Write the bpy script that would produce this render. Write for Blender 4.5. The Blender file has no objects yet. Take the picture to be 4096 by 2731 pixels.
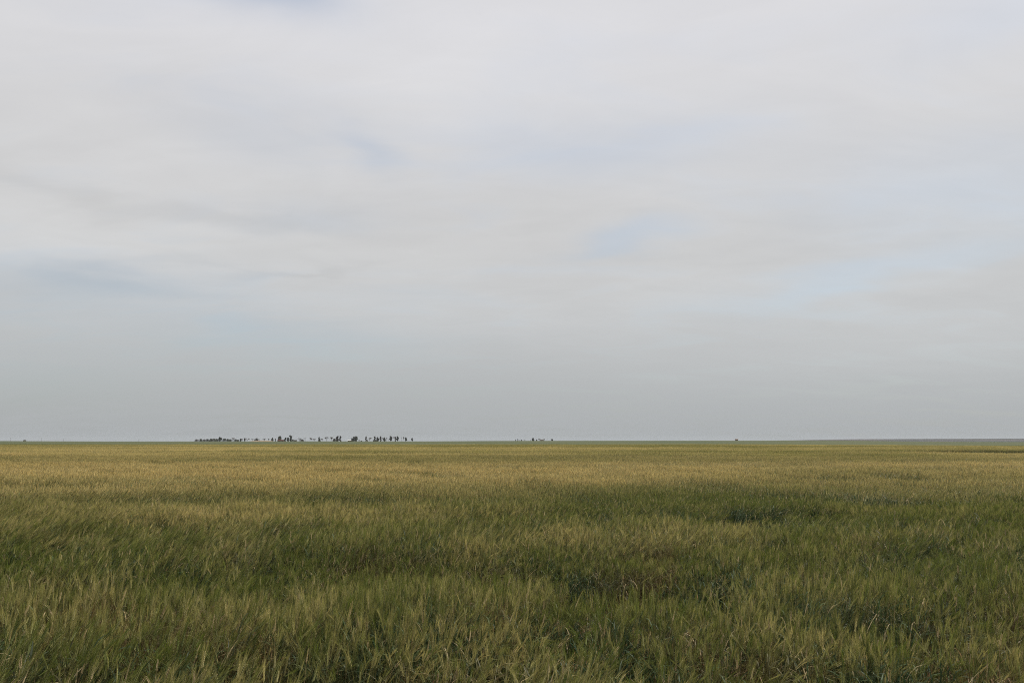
import bpy, math, random
import numpy as np
from mathutils import Vector, Matrix, Euler

R = math.radians
scene = bpy.context.scene
COL = scene.collection
rng = np.random.default_rng(11)
random.seed(11)

# ------------------------------------------------------------------ camera maths
EYE = 2.15
LENS = 28.0
F = 4096 * LENS / 36.0            # focal length in photo pixels
PITCH = math.atan(390.5 / F)      # eye level lies 390.5 px under the picture centre

def ray(px, py):
    x = (px - 2048.0) / F; v = (1365.5 - py) / F
    up = v * math.cos(PITCH) + math.sin(PITCH)
    fw = math.cos(PITCH) - v * math.sin(PITCH)
    return x / fw, up / fw        # X per metre of Y, Z per metre of Y

def slope(py): return ray(2048, py)[1]

cam = bpy.data.cameras.new('camera'); cam.lens = LENS; cam.sensor_width = 36
cam.clip_start = 0.05; cam.clip_end = 60000
co = bpy.data.objects.new('camera', cam); COL.objects.link(co)
co.location = (0, 0, EYE); co.rotation_euler = (math.pi / 2 + PITCH, 0, 0)
scene.camera = co

# ------------------------------------------------------------------ python noise
_tab = np.random.default_rng(5).random((512, 512))
def vnoise(x, y, seed=0):
    x = np.asarray(x, float) + seed * 17.31; y = np.asarray(y, float) + seed * 9.73
    xi = np.floor(x).astype(int); yi = np.floor(y).astype(int)
    fx = x - xi; fy = y - yi
    fx = fx * fx * (3 - 2 * fx); fy = fy * fy * (3 - 2 * fy)
    g = lambda a, b: _tab[a % 512, b % 512]
    return (g(xi, yi) * (1 - fx) * (1 - fy) + g(xi + 1, yi) * fx * (1 - fy)
            + g(xi, yi + 1) * (1 - fx) * fy + g(xi + 1, yi + 1) * fx * fy)
def fbm(x, y, seed=0, oct=3):
    s = 0; a = 1; t = 0
    for k in range(oct):
        s = s + a * vnoise(x * 2 ** k, y * 2 ** k, seed + k * 3); t += a; a *= .5
    return s / t
def sstep(a, b, x):
    t = np.clip((np.asarray(x, float) - a) / (b - a), 0, 1); return t * t * (3 - 2 * t)

# ------------------------------------------------------------------ terrain
_hu = [-1.2, -.64, -.50, -.25, -.12, 0.0, .30, .36, .42, .52, .64, 1.2]
_hp = [1763.5, 1763, 1765, 1764, 1764.5, 1762.5, 1761.5, 1761.2, 1761.5, 1766, 1769, 1769]
def terrain(x, y):
    x = np.asarray(x, float); y = np.asarray(y, float)
    yy = np.maximum(y, 1.0)
    u = x / yy
    ph = np.interp(u, _hu, _hp)
    s = np.interp(ph, [1750, 1770], [slope(1750), slope(1770)])
    far = EYE + s * yy
    near = (fbm(x / 60, y / 60, 3) - .5) * .16 * sstep(10, 80, y) - .16 * sstep(80, 240, y)
    w = sstep(550, 1000, yy)
    z = near * (1 - w) + far * w
    z = z - w * (1 - sstep(4500, 7000, yy)) * sstep(1700, 2600, yy) * 1.5
    return z

# ------------------------------------------------------------------ node helper
def new_mat(name):
    m = bpy.data.materials.new(name); m.use_nodes = True
    nt = m.node_tree; nt.nodes.clear()
    return m, nt, nt.nodes, nt.links

def principled(nodes, rough=.6, spec=.4):
    b = nodes.new('ShaderNodeBsdfPrincipled')
    b.inputs['Roughness'].default_value = rough
    b.inputs['Specular IOR Level'].default_value = spec
    return b

def ramp(nodes, stops, interp='LINEAR'):
    r = nodes.new('ShaderNodeValToRGB'); e = r.color_ramp
    e.interpolation = interp
    while len(e.elements) < len(stops): e.elements.new(.5)
    for k, (p, c) in enumerate(stops):
        e.elements[k].position = p; e.elements[k].color = (*c, 1)
    return r

# wheat materials: the tint of every patch (how ripe it is) is an instance attribute
def wheat_mat(name, green, ripe, rough, spec, transl, var=.35, straw=None, straw_share=0.0, dry=None):
    m, nt, N, L = new_mat(name)
    out = N.new('ShaderNodeOutputMaterial')
    at = N.new('ShaderNodeAttribute'); at.attribute_type = 'INSTANCER'; at.attribute_name = 'ripe'
    dr = N.new('ShaderNodeAttribute'); dr.attribute_type = 'INSTANCER'; dr.attribute_name = 'dry'
    pv = N.new('ShaderNodeAttribute'); pv.attribute_type = 'GEOMETRY'; pv.attribute_name = 'pv'
    mix = N.new('ShaderNodeMix'); mix.data_type = 'RGBA'
    mix.inputs[6].default_value = (*green, 1); mix.inputs[7].default_value = (*ripe, 1)
    # ripeness = instance value + per plant offset
    ma = N.new('ShaderNodeMath'); ma.operation = 'MULTIPLY_ADD'; ma.use_clamp = True
    L.new(pv.outputs['Fac'], ma.inputs[0]); ma.inputs[1].default_value = .5
    sub = N.new('ShaderNodeMath'); sub.operation = 'SUBTRACT'; sub.inputs[1].default_value = .25
    L.new(at.outputs['Fac'], sub.inputs[0]); L.new(sub.outputs[0], ma.inputs[2])
    L.new(ma.outputs[0], mix.inputs[0])
    col = mix.outputs[2]
    # plant to plant value variation
    sep = N.new('ShaderNodeMath'); sep.operation = 'MULTIPLY'; sep.inputs[1].default_value = 37.7
    L.new(pv.outputs['Fac'], sep.inputs[0])
    fr = N.new('ShaderNodeMath'); fr.operation = 'FRACT'; L.new(sep.outputs[0], fr.inputs[0])
    mr = N.new('ShaderNodeMapRange'); mr.inputs[3].default_value = 1 - var; mr.inputs[4].default_value = 1 + var
    L.new(fr.outputs[0], mr.inputs[0])
    if straw is not None:
        gt = N.new('ShaderNodeMath'); gt.operation = 'GREATER_THAN'; gt.inputs[1].default_value = 1 - straw_share
        sp = N.new('ShaderNodeMath'); sp.operation = 'MULTIPLY'; sp.inputs[1].default_value = 91.3
        L.new(pv.outputs['Fac'], sp.inputs[0])
        f2 = N.new('ShaderNodeMath'); f2.operation = 'FRACT'; L.new(sp.outputs[0], f2.inputs[0])
        L.new(f2.outputs[0], gt.inputs[0])
        m2 = N.new('ShaderNodeMix'); m2.data_type = 'RGBA'; L.new(gt.outputs[0], m2.inputs[0])
        L.new(col, m2.inputs[6]); m2.inputs[7].default_value = (*straw, 1); col = m2.outputs[2]
    if dry is not None:
        m3 = N.new('ShaderNodeMix'); m3.data_type = 'RGBA'; L.new(dr.outputs['Fac'], m3.inputs[0])
        L.new(col, m3.inputs[6]); m3.inputs[7].default_value = (*dry, 1); col = m3.outputs[2]
    vm = N.new('ShaderNodeVectorMath'); vm.operation = 'SCALE'
    L.new(col, vm.inputs[0]); L.new(mr.outputs[0], vm.inputs['Scale'])
    b = principled(N, rough, spec); L.new(vm.outputs[0], b.inputs['Base Color'])
    if transl > 0:
        t = N.new('ShaderNodeBsdfTranslucent'); L.new(vm.outputs[0], t.inputs['Color'])
        ms = N.new('ShaderNodeMixShader'); ms.inputs[0].default_value = transl
        L.new(b.outputs[0], ms.inputs[1]); L.new(t.outputs[0], ms.inputs[2])
        L.new(ms.outputs[0], out.inputs['Surface'])
    else:
        L.new(b.outputs[0], out.inputs['Surface'])
    return m

M_STEM = wheat_mat('wheat_stem', (.045, .075, .026), (.28, .25, .085), .5, .3, .0, .35, (.40, .30, .15), .05, (.42, .19, .09))
M_LEAF = wheat_mat('wheat_leaf', (.032, .066, .027), (.16, .18, .06), .5, .2, .3, .35, (.50, .40, .22), .05, (.34, .15, .07))
M_EAR = wheat_mat('wheat_ear', (.17, .195, .06), (.66, .54, .26), .6, .2, .15, .35, (.55, .43, .24), .05)
M_AWN = wheat_mat('wheat_awn', (.135, .170, .026), (.78, .62, .26), .6, .15, .5, .35)
WM = [M_STEM, M_LEAF, M_EAR, M_AWN]

# ------------------------------------------------------------------ wheat patches
class Geo:
    def __init__(s): s.v = []; s.f = []; s.m = []; s.p = []
    def quadstrip(s, pts, widths, side, mat, pv):
        b = len(s.v)
        for p, w in zip(pts, widths):
            s.v.append(p - side * (w * .5)); s.v.append(p + side * (w * .5)); s.p += [pv, pv]
        for k in range(len(pts) - 1):
            a = b + 2 * k; s.f.append((a, a + 1, a + 3, a + 2)); s.m.append(mat)
    def tri(s, p0, p1, p2, mat, pv):
        b = len(s.v); s.v += [p0, p1, p2]; s.p += [pv] * 3; s.f.append((b, b + 1, b + 2)); s.m.append(mat)
    def prism(s, pts, rad, n, mat, pv):
        b = len(s.v)
        for p, r in zip(pts, rad):
            for k in range(n):
                a = 2 * math.pi * k / n
                s.v.append(p + Vector((math.cos(a) * r, math.sin(a) * r, 0))); s.p.append(pv)
        for i in range(len(pts) - 1):
            for k in range(n):
                a = b + i * n + k; c = b + i * n + (k + 1) % n
                s.f.append((a, c, c + n, a + n)); s.m.append(mat)
    def spikelet(s, p, d, side, l, w, mat, pv):
        up = d.cross(side)
        b = len(s.v)
        mid = p + d * l * .4
        s.v += [p, mid + side * w, mid + up * w * .7, mid - side * w, mid - up * w * .7, p + d * l]
        s.p += [pv] * 6
        for q in ((0, 1, 2), (0, 2, 3), (0, 3, 4), (0, 4, 1), (5, 2, 1), (5, 3, 2), (5, 4, 3), (5, 1, 4)):
            s.f.append(tuple(b + t for t in q)); s.m.append(mat)
    def mesh(s, name, mats):
        me = bpy.data.meshes.new(name)
        me.from_pydata([tuple(v) for v in s.v], [], s.f)
        me.polygons.foreach_set('material_index', s.m)
        for m in mats: me.materials.append(m)
        a = me.attributes.new('pv', 'FLOAT', 'POINT'); a.data.foreach_set('value', s.p)
        me.update(); return me

def rv(a=1.0):
    return Vector((random.uniform(-a, a), random.uniform(-a, a), random.uniform(-a, a)))
def perp(d):
    a = d.cross(Vector((random.uniform(-1, 1), random.uniform(-1, 1), .3)))
    return a.normalized() if a.length > 1e-4 else Vector((1, 0, 0))

def stalk_curve(h, bend, az, n, kink=False):
    """points from the root to the neck and on through the ear; bend grows towards the tip"""
    pts = [Vector((0, 0, 0))]; d = Vector((0, 0, 1)); ax = Vector((math.cos(az), math.sin(az), 0))
    L = h / n
    for k in range(n):
        t = (k + .5) / n
        ang = bend * (.12 * t + .88 * t ** 3)
        d = Vector((0, 0, math.cos(ang))) + ax * math.sin(ang)
        pts.append(pts[-1] + d * L)
    return pts, d, ax

def plant(g, x, y, lod, lean=0.0):
    o = Vector((x, y, 0)); pv = random.random()
    h = random.gauss(.74, .05)
    if random.random() < .12: h *= random.uniform(.7, .92)
    bend = R(random.choice([1, 7, 13, 20, 30, 55] if lod == 0 else [6, 12, 18, 28, 42]) + random.uniform(-5, 7) + lean)
    if random.random() < .06: bend = R(random.uniform(85, 125))
    az = random.gauss(0.2, max(.4, 1.7 - lean / 24))
    if lean > 15: h *= 1 + lean / 300
    if lod == 0:
        pts, d, ax = stalk_curve(h, bend, az, 6); pts = [p + o for p in pts]
        g.prism(pts, [.0022, .0021, .002, .0018, .0015, .0013, .001], 3, 0, pv)
        # leaves
        for k in range(random.choice([2, 3, 3, 4])):
            t = random.uniform(.15, .86); i = int(t * 6); p = pts[i].lerp(pts[i + 1], t * 6 - i)
            a = random.uniform(0, 2 * math.pi) if random.random() < .4 else random.gauss(.2, .8)
            out = Vector((math.cos(a), math.sin(a), 0)); ln = random.uniform(.14, .27)
            el = random.uniform(55, 80); drop = random.uniform(20, 130)
            q = [p]; w = random.uniform(.006, .011)
            for j in range(4):
                e = R(el - drop * ((j + .5) / 4) ** 1.3)
                q.append(q[-1] + (out * math.cos(e) + Vector((0, 0, math.sin(e)))) * ln / 4)
            sd = out.cross(Vector((0, 0, 1))); sd = (sd + rv(.25)).normalized()
            g.quadstrip(q, [w * .7, w, w * .9, w * .6, .0006], sd, 1, (pv + random.random()) % 1)
        # ear
        el = random.uniform(.055, .085); side = perp(d); n = 9
        p = pts[-1]; dd = d.copy(); curve = random.uniform(.0, .09)
        for k in range(n * 2):
            dd = (dd + ax * curve / 9 - Vector((0, 0, curve / 14))).normalized()
            s = 1 if k % 2 else -1
            q = p + side * s * .0025
            tap = 1 - .5 * (k / (2 * n)) ** 2
            sd = (dd + side * s * .32).normalized()
            g.spikelet(q, sd, side.cross(dd).normalized(),   .015 * tap, .0042 * tap, 2, pv)
            for _ in (0, 1):
                ad = (dd + side * s * random.uniform(.06, .26) + rv(.12)).normalized()
                al = random.uniform(.035, .07); s2 = perp(ad)
                b0 = q + sd * .012; b1 = b0 + ad * al * .5; b2 = b1 + (ad + side * s * .04 - Vector((0, 0, .05))).normalized() * al * .5
                g.quadstrip([b0, b1, b2], [.0007, .0006, .0002], s2, 3, pv)
            p = p + dd * el / (2 * n)
    elif lod == 1:
        pts, d, ax = stalk_curve(h, bend, az, 4); pts = [p + o for p in pts]
        g.quadstrip(pts, [.005, .005, .0045, .004, .0035], perp(Vector((0, 0, 1))), 0, pv)
        for k in range(2):
            t = random.uniform(.35, .9); i = int(t * 4); p = pts[i].lerp(pts[i + 1], t * 4 - i)
            a = random.gauss(.2, 1.2); out = Vector((math.cos(a), math.sin(a), 0)); ln = random.uniform(.14, .25)
            q = [p, p + (out * .5 + Vector((0, 0, .8))) * ln * .5, p + (out * 1.0 + Vector((0, 0, random.uniform(-.1, .9)))) * ln * .9]
            g.quadstrip(q, [.010, .012, .002], (out.cross(Vector((0, 0, 1))) + rv(.2)).normalized(), 1, (pv + random.random()) % 1)
        p = pts[-1]; e = p + d * .085; s1 = perp(d); s2 = d.cross(s1)
        for sd in (s1, s2):
            g.quadstrip([p, p.lerp(e, .45), e], [.004, .012, .004], sd, 2, pv)
        for k in range(8):
            ad = (d + rv(.2)).normalized(); b0 = p.lerp(e, random.uniform(.2, 1))
            g.tri(b0 - perp(ad) * .0017, b0 + perp(ad) * .0017, b0 + ad * random.uniform(.05, .08), 3, pv)
    else:
        pts, d, ax = stalk_curve(h, bend, az, 2); pts = [p + o for p in pts]
        g.quadstrip(pts, [.014, .014, .011], Vector((1, 0, 0)) if random.random() < .7 else perp(Vector((0, 0, 1))), 0, pv)
        a = random.gauss(.2, 1.2); out = Vector((math.cos(a), math.sin(a), 0)); p = pts[1]
        g.quadstrip([p, p + out * .12 + Vector((0, 0, .16)), p + out * .24 + Vector((0, 0, .12))], [.02, .03, .005], (out.cross(Vector((0, 0, 1))) + rv(.2)).normalized(), 1, pv)
        p = pts[-1]; e = p + d * .09; sd = (Vector((1, 0, 0)) + rv(.5)).normalized()
        g.quadstrip([p, p.lerp(e, .45), e], [.012, .03, .014], sd, 2, pv)
        for k in range(3):
            ad = (d + rv(.25)).normalized(); b0 = p.lerp(e, random.uniform(.3, 1)); q = (sd + rv(.5)).normalized() * .006
            g.tri(b0 - q, b0 + q, b0 + ad * random.uniform(.08, .12), 3, pv)

def patch(name, size, n, lod, lean=0.0):
    g = Geo()
    for k in range(n):
        if lod == 0:       # tillers stand a few together
            if k % 3 == 0: cx, cy = random.uniform(-.5, .5) * size, random.uniform(-.5, .5) * size
            x, y = cx + random.gauss(0, .018), cy + random.gauss(0, .018)
        else: x, y = random.uniform(-.5, .5) * size, random.uniform(-.5, .5) * size
        plant(g, x, y, lod, lean)
    me = g.mesh(name, WM)
    return bpy.data.objects.new(name, me)      # never linked: only an instance source

S0, S1, S2 = .45, 1.1, 4.0
LV = (0, 16, 34)      # how far the wind has laid the ears over, degrees; index = level * copies + copy
C0, C1, C2 = 6, 4, 2
P0 = [patch('wheat_patch_near', S0 * 1.25, 96, 0, l) for l in LV for _ in range(C0)]
P1 = [patch('wheat_patch_mid', S1 * 1.25, 430, 1, l) for l in LV for _ in range(C1)]
P2 = [patch('wheat_patch_far', S2 * 1.2, 2300, 2, l) for l in LV for _ in range(C2)]

# bare or thin hollows in the crop, in metres: x, y, half widths, depth
HOLLOWS = []
def hollow(px, py, rx, ry, k):
    """py: row at which the standing crop behind the hollow begins"""
    u, s = ray(px, py); y = (EYE - .80) / -s - ry * .9; HOLLOWS.append((u * y, y, rx, ry, k))
for h_ in [(2620, 2258, .85, 1.0, 1.0), (2890, 2262, .85, 1.0, 1.0), (2090, 2232, .85, .8, 1.0), (1960, 2240, .35, .5, .85), (2440, 2255, .45, .45, .7),
           (3330, 2235, .7, .4, .6), (1700, 2655, .55, .42, 1.0), (1420, 2670, .4, .35, .9), (1950, 2640, .35, .3, .85), (1180, 2655, .3, .3, .75),
           (3830, 2655, .42, .38, 1.0), (4030, 2660, .4, .38, 1.0), (3560, 2460, .28, .3, .8), (3760, 2395, .3, .3, .75), (390, 2085, .8, .9, .9),
           (560, 2075, .6, .7, .7), (740, 2085, 1.0, .8, .65), (370, 2330, .3, .3, .7), (790, 2350, .3, .3, .65), (150, 2320, .3, .3, .6),
           (2900, 2050, 1.3, 1.0, .65), (2350, 2040, 1.4, 1.1, .6), (3700, 2100, 1.2, .9, .6), (1950, 2050, 1.1, .9, .6), (3250, 2040, 1.0, .9, .5),
           (2600, 2560, .35, .3, .6), (3230, 2600, .3, .3, .6), (1000, 2580, .3, .25, .6), (2250, 2480, .35, .3, .55), (620, 2560, .28, .25, .5)]: hollow(*h_)
def hollow_at(x, y):
    v = np.zeros_like(x)
    n = (fbm(x * 2.2, y * 2.2, 41) - .5) * .7
    for (hx, hy, rx, ry, k) in HOLLOWS:
        d = np.sqrt(((x - hx) / rx) ** 2 + ((y - hy) / ry) ** 2) + n
        v = np.maximum(v, k * (1 - sstep(.45, 1.15, d)))
    return v

def field_edge(x): return np.interp(x, [-400, 62, 80, 106, 140, 300], [222, 222, 185, 148, 128, 118])
def gap_mask(x, y):   # the weedy wet hollow on the right
    ex = 40 + (y - 96) * -.15 + 2 * np.sin(y * .7)
    back = 98.5 + .015 * (x - 50) + 1.2 * (vnoise(x / 5, y * 0, 7) - .5)
    front = back - np.clip((x - 38) * 2.2, 0, 34) - 1.5
    return (x > ex) & (y < back) & (y > front)

# growth waves: belts of taller and lower crop running across the view, bent and broken by noise
def wave(x, y):
    n = (fbm(x / 6, y / 8, 21) - .5) * 7.5
    w = np.sin((y * 1.0 + x * .10 + n) * 2 * math.pi / 4.6)
    m = sstep(.35, .65, vnoise(x / 7, y / 5, 25))
    return w * (.35 + .65 * m)

def ripe_at(x, y):
    d = y
    base = np.interp(d, [4, 8, 12, 17, 24, 32, 60, 120, 260], [.17, .17, .18, .26, .58, .84, .66, .54, .50])
    n = (fbm(x / (2.5 + y * .25), y / (1.2 + y * .05), 31, 4) - .5) * (.5 + .25 * sstep(9, 20, y))
    n2 = (fbm(x / 40, y / 22, 37, 2) - .5) * .5
    # left side is riper than the right side from 10 to 25 m
    sidew = np.interp(x / np.maximum(y, 1), [-.6, -.2, .3, .6], [.16, .08, -.06, -.05]) * sstep(9, 14, y) * (1 - sstep(30, 60, y))
    n3 = (fbm(x / .45, y / .45, 33, 2) - .5) * .7 * (1 - sstep(12, 22, y))
    n4 = (fbm(x / 110 + y * .02, y / 9, 35, 3) - .5) * .8 * sstep(28, 60, y)
    return np.clip(base + n + n3 + n4 + n2 * sstep(12, 40, d) + sidew + .08 * wave(x, y), 0.02, 1.0)

def grid_pts(size, y0, y1, margin):
    out = []
    y = y0
    while y < y1:
        hw = .70 * (y + size) + margin
        n = int(2 * hw / size) + 1
        xs = (np.arange(n) - n / 2 + rng.random() * 1) * size
        ys = np.full(n, y)
        out.append(np.stack([xs + rng.uniform(-.22, .22, n) * size, ys + rng.uniform(-.22, .22, n) * size], 1))
        y += size
    return np.concatenate(out)

def build_points():
    P = []; LOD = []
    for k, (size, a, b, mg) in enumerate([(S0, 1.6, 17, 1.8), (S1, 17, 66, 4), (S2, 66, 268, 10)]):
        p = grid_pts(size, a, b, mg); P.append(p); LOD.append(np.full(len(p), k))
    P = np.concatenate(P); LOD = np.concatenate(LOD)
    x, y = P[:, 0], P[:, 1]
    keep = (y < field_edge(x)) & ~gap_mask(x, y) & ~gap_mask(x, y + 2.2) & ~gap_mask(x, y - 2.2)
    hol = hollow_at(x, y)
    keep &= ~((hol > .45) & (rng.random(len(x)) < .78) & (LOD == 0))
    P = P[keep]; LOD = LOD[keep]; x, y = P[:, 0], P[:, 1]; hol = hol[keep]
    n = len(P)
    near = 1 - sstep(20, 70, y)
    hs = 1.0 + .11 * wave(x, y) * (.35 + .65 * near) + (fbm(x / .7, y / .7, 51) - .5) * (.55 - .2 * sstep(8, 16, y)) + rng.normal(0, .03, n)
    hs *= 1 - .62 * hol
    # distant drill rows and wheelings: lower strips
    far = sstep(40, 90, y)
    hs = 1 + (hs - 1) * (1 - .85 * far)
    hs *= 1 - far * .14 * sstep(.72, .85, vnoise(x / 140, y / 6, 61))
    lv = (fbm(x / 1.6 + 3, y / 1.6, 71) - .38) * 3.2 + 1.5 * sstep(.5, .68, fbm(x / 5.5, y / 2.6, 75)) + rng.normal(0, .25, n)
    lv = np.clip(np.floor(lv * np.interp(y, [4, 8, 12], [.9, .95, 1.0]) + .3), 0, 2).astype(int)
    lean = np.clip(rng.normal(3, 4, n), -6, 12) * R(1) * (LOD == 0) + R(2) * (LOD == 1)
    az = rng.normal(.2, .3, n) + (fbm(x / 3, y / 3, 77) - .5) * 1.6
    rot = np.zeros((n, 3)); 
    for i in range(n):
        m = Matrix.Rotation(lean[i], 3, Vector((-math.sin(az[i]), math.cos(az[i]), 0))) @ Matrix.Rotation(az[i] * .8, 3, 'Z')
        rot[i] = m.to_euler()
    sc = np.stack([np.full(n, 1.0), np.full(n, 1.0), hs], 1)
    idx = rng.integers(0, 1000, n)
    for k, c in enumerate((C0, C1, C2)): q = LOD == k; idx[q] = idx[q] % c + lv[q] * c
    rp = ripe_at(x, y) - .18 * hol
    z = terrain(x, y)
    me = bpy.data.meshes.new('wheat_field')
    me.vertices.add(n); me.vertices.foreach_set('co', np.stack([x, y, z], 1).ravel())
    def att(nm, tp, data, key='value'):
        a = me.attributes.new(nm, tp, 'POINT'); a.data.foreach_set(key, data)
    att('rot', 'FLOAT_VECTOR', rot.ravel(), 'vector'); att('scl', 'FLOAT_VECTOR', sc.ravel(), 'vector')
    att('idx', 'INT', idx.astype(np.int32)); att('lod', 'INT', LOD.astype(np.int32))
    att('ripe', 'FLOAT', rp.astype(np.float32))
    dry = np.clip(sstep(.45, .8, hol) * .85 + (fbm(x / .8, y / .8, 81) - .45) * 1.2 * (1 - sstep(7, 16, y)), 0, .9)
    att('dry', 'FLOAT', dry.astype(np.float32))
    return me, n

def instancer(name, me, groups, label):
    o = bpy.data.objects.new(name, me); COL.objects.link(o)
    ng = bpy.data.node_groups.new(name, 'GeometryNodeTree')
    ng.interface.new_socket('Geometry', in_out='INPUT', socket_type='NodeSocketGeometry')
    ng.interface.new_socket('Geometry', in_out='OUTPUT', socket_type='NodeSocketGeometry')
    N, L = ng.nodes, ng.links
    gi = N.new('NodeGroupInput'); go = N.new('NodeGroupOutput'); jo = N.new('GeometryNodeJoinGeometry')
    def na(nm, tp):
        q = N.new('GeometryNodeInputNamedAttribute'); q.data_type = tp; q.inputs['Name'].default_value = nm; return q.outputs['Attribute']
    for k, objs in enumerate(groups):
        ij = N.new('GeometryNodeJoinGeometry')
        for ob in reversed(objs):      # a multi-input socket lists its links last to first
            oi = N.new('GeometryNodeObjectInfo'); oi.inputs['Object'].default_value = ob; oi.inputs['As Instance'].default_value = True
            L.new(oi.outputs['Geometry'], ij.inputs[0])
        ip = N.new('GeometryNodeInstanceOnPoints'); ip.inputs['Pick Instance'].default_value = True
        L.new(gi.outputs[0], ip.inputs['Points']); L.new(ij.outputs[0], ip.inputs['Instance'])
        cmpn = N.new('FunctionNodeCompare'); cmpn.data_type = 'INT'; cmpn.operation = 'EQUAL'
        L.new(na('lod', 'INT'), cmpn.inputs[2]); cmpn.inputs[3].default_value = k
        L.new(cmpn.outputs[0], ip.inputs['Selection']); L.new(na('idx', 'INT'), ip.inputs['Instance Index'])
        er = N.new('FunctionNodeEulerToRotation'); L.new(na('rot', 'FLOAT_VECTOR'), er.inputs[0])
        L.new(er.outputs[0], ip.inputs['Rotation']); L.new(na('scl', 'FLOAT_VECTOR'), ip.inputs['Scale'])
        L.new(ip.outputs[0], jo.inputs[0])
    L.new(jo.outputs[0], go.inputs[0])
    md = o.modifiers.new('scatter', 'NODES'); md.node_group = ng
    o['kind'] = 'stuff'; o['label'] = label
    return o

me, n = build_points()
print('wheat instances', n)
wf = instancer('wheat_field', me, [P0, P1, P2], 'green and golden bearded wheat filling the field up to the horizon')
wf['category'] = 'wheat'

# ------------------------------------------------------------------ low weeds in the wet hollow on the right
def weed_patch():
    g = Geo()
    for k in range(420):
        x, y = random.uniform(-1, 1), random.uniform(-1, 1); p = Vector((x, y, 0)); pv = random.random()
        a = random.uniform(0, 6.28); out = Vector((math.cos(a), math.sin(a), 0)); h = random.uniform(.28, .5)
        g.quadstrip([p, p + Vector((0, 0, h * .6)) + out * .05, p + Vector((0, 0, h)) + out * .2], [.03, .035, .006],
                    (out.cross(Vector((0, 0, 1))) + rv(.3)).normalized(), 0, pv)
    me = g.mesh('weed_patch', [M_WEED]); return bpy.data.objects.new('weed_patch', me)
M_WEED = wheat_mat('weed_leaf', (.015, .04, .02), (.03, .07, .035), .5, .4, .3, .4)  # real weeds, greens darkened to paint the shade of the wheat edge behind
WP = [weed_patch() for _ in range(3)]
gp = []
for yy in np.arange(57, 101, 1.5):
    for xx in np.arange(36, 92, 1.5):
        X, Y = xx + random.uniform(-.5, .5), yy + random.uniform(-.5, .5)
        if gap_mask(np.array([X]), np.array([Y]))[0]: gp.append((X, Y))
gp = np.array(gp); n = len(gp)
me = bpy.data.meshes.new('weeds'); me.vertices.add(n)
me.vertices.foreach_set('co', np.stack([gp[:, 0], gp[:, 1], terrain(gp[:, 0], gp[:, 1]) - .0], 1).ravel())
def att(nm, tp, data, key='value'):
    a = me.attributes.new(nm, tp, 'POINT'); a.data.foreach_set(key, data)
rt = np.zeros((n, 3)); rt[:, 2] = rng.uniform(0, 6.28, n); sc = np.ones((n, 3)); sc[:, 2] = rng.uniform(.7, 1.2, n)
att('rot', 'FLOAT_VECTOR', rt.ravel(), 'vector'); att('scl', 'FLOAT_VECTOR', sc.ravel(), 'vector')
att('idx', 'INT', rng.integers(0, 3, n).astype(np.int32)); att('lod', 'INT', np.zeros(n, np.int32))
att('ripe', 'FLOAT', rng.uniform(.1, .8, n).astype(np.float32))
wd = instancer('weeds', me, [WP], 'low dark green weeds in the dip in the wheat at the right')
wd['category'] = 'weeds'

# ------------------------------------------------------------------ ground sheet
def sheet(name, ys, us, fn, mat, kind='structure'):
    vs = []; 
    X = np.array([[u * (max(y, 0) + 12) for u in us] for y in ys]); Y = np.array([[y] * len(us) for y in ys])
    Z = fn(X, Y)
    m = len(us); vs = np.stack([X, Y, Z], 2).reshape(-1, 3)
    fs = [(i * m + j, i * m + j + 1, (i + 1) * m + j + 1, (i + 1) * m + j) for i in range(len(ys) - 1) for j in range(m - 1)]
    me = bpy.data.meshes.new(name); me.from_pydata(vs.tolist(), [], fs); me.materials.append(mat)
    for p in me.polygons: p.use_smooth = True
    o = bpy.data.objects.new(name, me); COL.objects.link(o); o['kind'] = kind
    return o

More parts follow.
